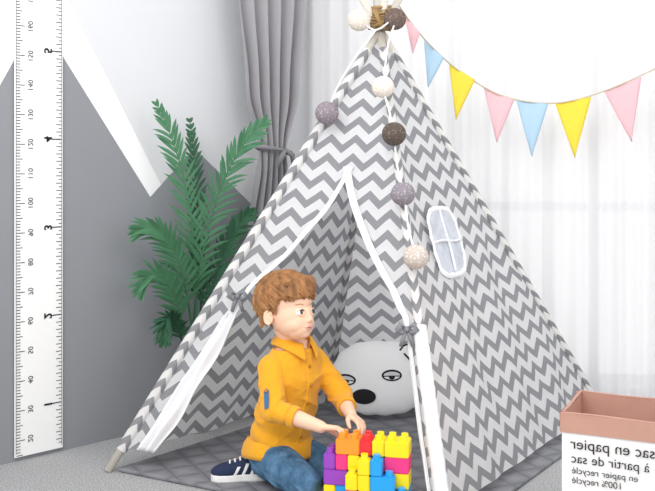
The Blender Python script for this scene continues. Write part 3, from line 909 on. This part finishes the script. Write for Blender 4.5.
shirt=mk('shirt',vs,fs,M_shirt,parent=boy,smooth=True,label='mustard yellow long sleeved button shirt')
bvs=BVHTree.FromPolygons([tuple(v) for v in vs],fs)
def cuff(c,d,r,w=.022):
    G=([],[]); d=d.normalized(); a,b=frame_axes(d)
    tube(G,[(c+d*o,a,b,rr,rr) for o,rr in ((-w/2,r*.97),(-w/2+.002,r*1.05),(w/2-.002,r*1.05),(w/2,r*.98),(w/2-.004,r*.8))],24)
    mk('sleeve_cuff',G[0],G[1],M_shirt,parent=shirt,smooth=True)
cuff(cuffR+(wrR-elR).normalized()*.028,wrR-elR,.031,.024); cuff(cuffL+(wrL-elL).normalized()*.020,wrL-elL,.029,.020)
G=([],[])
ng=48
for z,e in ((-.034,.012),(-.034,.021),(-.020,.020),(-.004,.015),(.010,.008),(.020,.001)):
    for j in range(ng):
        t=2*math.pi*j/ng
        w=.0035*math.sin(t*5+z*30)*(1 if z<0 else .3)
        G[0].append(hip+R_*(.101+e+w)*math.cos(t)+F*(.085+e+w)*math.sin(t)+V((0,0,z+(.006*math.sin(t*2+.5) if z<-.01 else 0))))
for r in range(5):
    for j in range(ng): G[1].append((r*ng+j,r*ng+(j+1)%ng,(r+1)*ng+(j+1)%ng,(r+1)*ng+j))
mk('shirt_hem',G[0],G[1],M_shirt,parent=shirt,smooth=True)
G=([],[]); SW=R_*-1
nP=26
zs=[neck.z-.024-(neck.z-.024-hip.z-.01)*i/nP for i in range(nP+1)]
for i,z in enumerate(zs):
    t=(neck.z-z)/(neck.z-hip.z); c=neck.lerp(hip,t); c.z=z
    for o_ in (-.012,-.009,.009,.012):
        h=bvs.ray_cast(c+SW*o_+F*.14,-F)
        p=h[0] if h[0] is not None else c+F*.07
        G[0].append(p+F*(.0045 if abs(o_)<.01 else .0002))
for i in range(nP):
    for j in range(3): a=i*4+j; G[1].append((a,a+1,a+5,a+4))
mk('button_placket',G[0],G[1],M_shirt,parent=shirt)
M_btn=mat('button','#B8741F',.4)
for t in (.20,.38,.56,.74,.90):
    c=neck.lerp(hip,t); h=bvs.ray_cast(c+F*.14,-F)
    if h[0] is None: continue
    G=([],[]); tube(G,[(h[0]+F*o_,R_,U,r,r) for o_,r in ((.003,.0050),(.0066,.0050),(.0072,.0035))],14)
    mk('button',G[0],G[1],M_btn,parent=shirt,smooth=True)
G=([],[])
def colf(x,y):
    a=math.radians(18+324*x)
    d=F*math.cos(a)+R_*math.sin(a)
    front=max(0,math.cos(a))
    r0=.042; r1=.042+.026
    if y<.3: r=r0+(.003)*y/.3; z=-.016+.034*y/.3
    else:
        q=(y-.3)/.7; r=r0+.003+(r1-r0)*q; z=.018-(.028+.028*front**4)*q+.006*math.sin(math.pi*q)
    return V(neck)+d*r+V((0,0,z+.010-.022*front))+F*(.010*front)
grid(G,colf,48,10)
co=mk('collar',G[0],G[1],M_shirt,parent=shirt,smooth=True); solid(co,.003)
up=(shR-elR).normalized(); outd=(V((-.35,-1,0))-up*V((-.35,-1,0)).dot(up)).normalized(); wdir=up.cross(outd).normalized()
bc=elR+up*.022
decal('sleeve_tab',bvs,[(-.008,-.03),(.008,-.03),(.008,.024),(0,.031),(-.008,.024)],bc,wdir,up,-outd,mat('tab_blue','#3E6E9A',.8),shirt,.003,5,label='small blue roll-up tab')
h=bvs.ray_cast(bc+up*.022+outd*.3,-outd)
if h[0] is not None:
    G=([],[]); tube(G,[(h[0]+outd*o_,wdir,up,r,r) for o_,r in ((.003,.005),(.0065,.005),(.007,.003))],12); mk('tab_button',G[0],G[1],M_btn,parent=shirt,smooth=True)

# jeans
jn=([],[])
tube(jn,[(hip+V((0,0,z)),R_,F,ra,rb) for z,ra,rb in ((.04,.080,.066),(.0,.088,.074),(-.04,.094,.081),(-.08,.088,.078),(-.105,.06,.055))],28)
limb(jn,[(hpR,.062),(hpR.lerp(knR,.5),.058),(knR,.047),(knR.lerp(anR,.35),.045),(knR.lerp(anR,.9),.036)])
limb(jn,[(hpL,.062),(hpL.lerp(knL,.5),.058),(knL,.047),(knL.lerp(anL,.35),.045),(knL.lerp(anL,.9),.036)])
vs,fs,ns=voxel_union(jn,.0034,5,.5)
for i,v in enumerate(vs):
    top=min(1,max(0,(hip.z-.03-v.z)/.03))
    a=(.003*noise.noise(v*22)+.006*ridge(V((v.x*14+v.z*10,v.y*12,v.z*16)))-.002)*top
    q=v+ns[i]*a
    if q.z<.016: q.z=.016+(q.z-.016)*.02
    vs[i]=q
def denim():
    m=mat('denim','#3C6285',.95,bump=.4,bscale=350,spec=.1); nt=m.node_tree;N=nt.nodes;L=nt.links;b=N['Principled BSDF']
    tc=N.new('ShaderNodeTexCoord'); n=N.new('ShaderNodeTexNoise'); n.inputs['Scale'].default_value=16; n.inputs['Detail'].default_value=8; n.inputs['Roughness'].default_value=.7
    L.new(tc.outputs['Object'],n.inputs['Vector'])
    r=N.new('ShaderNodeValToRGB'); r.color_ramp.elements[0].position=.3; r.color_ramp.elements[0].color=srgb('#1F3C58'); r.color_ramp.elements[1].position=.72; r.color_ramp.elements[1].color=srgb('#6A92B4')
    L.new(n.outputs['Fac'],r.inputs[0]); L.new(r.outputs[0],b.inputs['Base Color'])
    return m
mk('jeans',vs,fs,denim(),parent=boy,smooth=True,label='blue denim jeans')
def shoe(heel,toe,par):
    f=(toe-heel); f.z=0; Ls_=f.length; f.normalize(); l=U.cross(f)
    so=empty('shoe',heel,'navy canvas sneaker with white stripes and sole',None,parent=par)
    G=([],[])
    N_=24
    wfn=lambda t: interp(t,[(0,.016),(.05,.025),(.2,.029),(.45,.028),(.7,.035),(.88,.031),(.96,.021),(1.0,.006)])
    ts=[i/N_ for i in range(N_+1)]
    outline=[(t,wfn(t)) for t in ts]+[(t,-wfn(t)) for t in reversed(ts)]
    n=len(outline)
    for z,k in ((0,.95),(.004,1.03),(.020,1.03),(.022,.98)):
        for t,w in outline: G[0].append(heel+f*(t*Ls_)+l*w*k+V((0,0,z)))
    for r in range(3):
        for j in range(n): G[1].append((r*n+j,r*n+(j+1)%n,(r+1)*n+(j+1)%n,(r+1)*n+j))
    G[1].append(tuple(reversed(range(n)))); G[1].append(tuple(3*n+j for j in range(n)))
    mk('sole',G[0],G[1],M_rub,parent=so)
    U_=([],[])
    hts=[(0,.050),(.1,.066),(.25,.068),(.42,.056),(.6,.046),(.8,.038),(.95,.027),(1,.018)]
    rings=[]
    for i in range(N_+1):
        t=i/N_; h_=interp(t,hts); w=wfn(t)*1.0
        rings.append((heel+f*t*Ls_+V((0,0,.010+h_/2)),l,U,w,h_/2+.004))
    tube(U_,rings,24)
    mk('shoe_upper',U_[0],U_[1],M_navy,parent=so,smooth=True)
    bvu=BVHTree.FromPolygons([tuple(v) for v in U_[0]],U_[1])
    side=-l if (-l).y<0 else l
    for k in range(3):
        u0_=Ls_*(.30+.15*k); hh=.050-.009*k
        decal('stripe',bvu,[(u0_-.004,.0),(u0_+.006,.0),(u0_-.003,hh*.5),(u0_-.011,hh),(u0_-.021,hh),(u0_-.013,hh*.5)],heel+V((0,0,.016)),f,U,-side,M_strp,so,.0025,5)
    G=([],[])
    for k in range(4):
        t=.40+.09*k; h_=interp(t,hts); c=heel+f*t*Ls_+V((0,0,.014+h_))
        path(G,[c-l*.014-V((0,0,.003)),c+V((0,0,.003)),c+l*.014-V((0,0,.003))],.0028,6)
    mk('laces',G[0],G[1],M_strp,parent=so,smooth=True)
M_rub=mat('rubber_white','#F5F4F1',.6); M_navy=mat('navy_canvas','#2A3350',.85,.08,60); M_strp=mat('stripe_white','#F8F8F8',.7)
hl=at(268,474,2.99); hl.z=.0145; te=at(211,478,2.97); te.z=.0145
shoe(hl,te,boy)
hl=at(312,470,3.14); hl.z=.0145; te=hl+V((-.15,.06,0)); shoe(hl,te,boy)
G=([],[]); capsule(G,anR+V((-.0,0,.0)),.028,V((anR.x-.01,anR.y,.055)),.026); mk('sock',G[0],G[1],mat('sock','#E8E8EA',.9),parent=boy,smooth=True)

# ------------------------------------------------------------ light
w=bpy.data.worlds.new('w'); scene.world=w; w.use_nodes=True
bg=w.node_tree.nodes['Background']; bg.inputs[0].default_value=(1,1,1,1); bg.inputs[1].default_value=1.15
def area(loc,tgt,size,pw,col=(1,1,1)):
    l=bpy.data.lights.new('area','AREA'); l.energy=pw; l.size=size; l.color=col
    o=bpy.data.objects.new('area_light',l); COL.objects.link(o); o.location=loc
    o.rotation_euler=(V(tgt)-V(loc)).to_track_quat('-Z','Y').to_euler(); return o
area((-1.0,.8,2.5),(.1,3.3,.4),1.6,46)
area((1.8,1.0,2.3),(.2,3.2,.7),1.6,15)
cam=bpy.data.cameras.new('camera')
cam.lens=FPX/655*36; cam.sensor_width=36; cam.shift_y=-80.5/655
co_=bpy.data.objects.new('camera',cam); COL.objects.link(co_); co_.location=(0,0,EYE); co_.rotation_euler=(math.pi/2,0,0)
scene.camera=co_
for o in bpy.data.objects:
    if 'wloc' in o: del o['wloc']
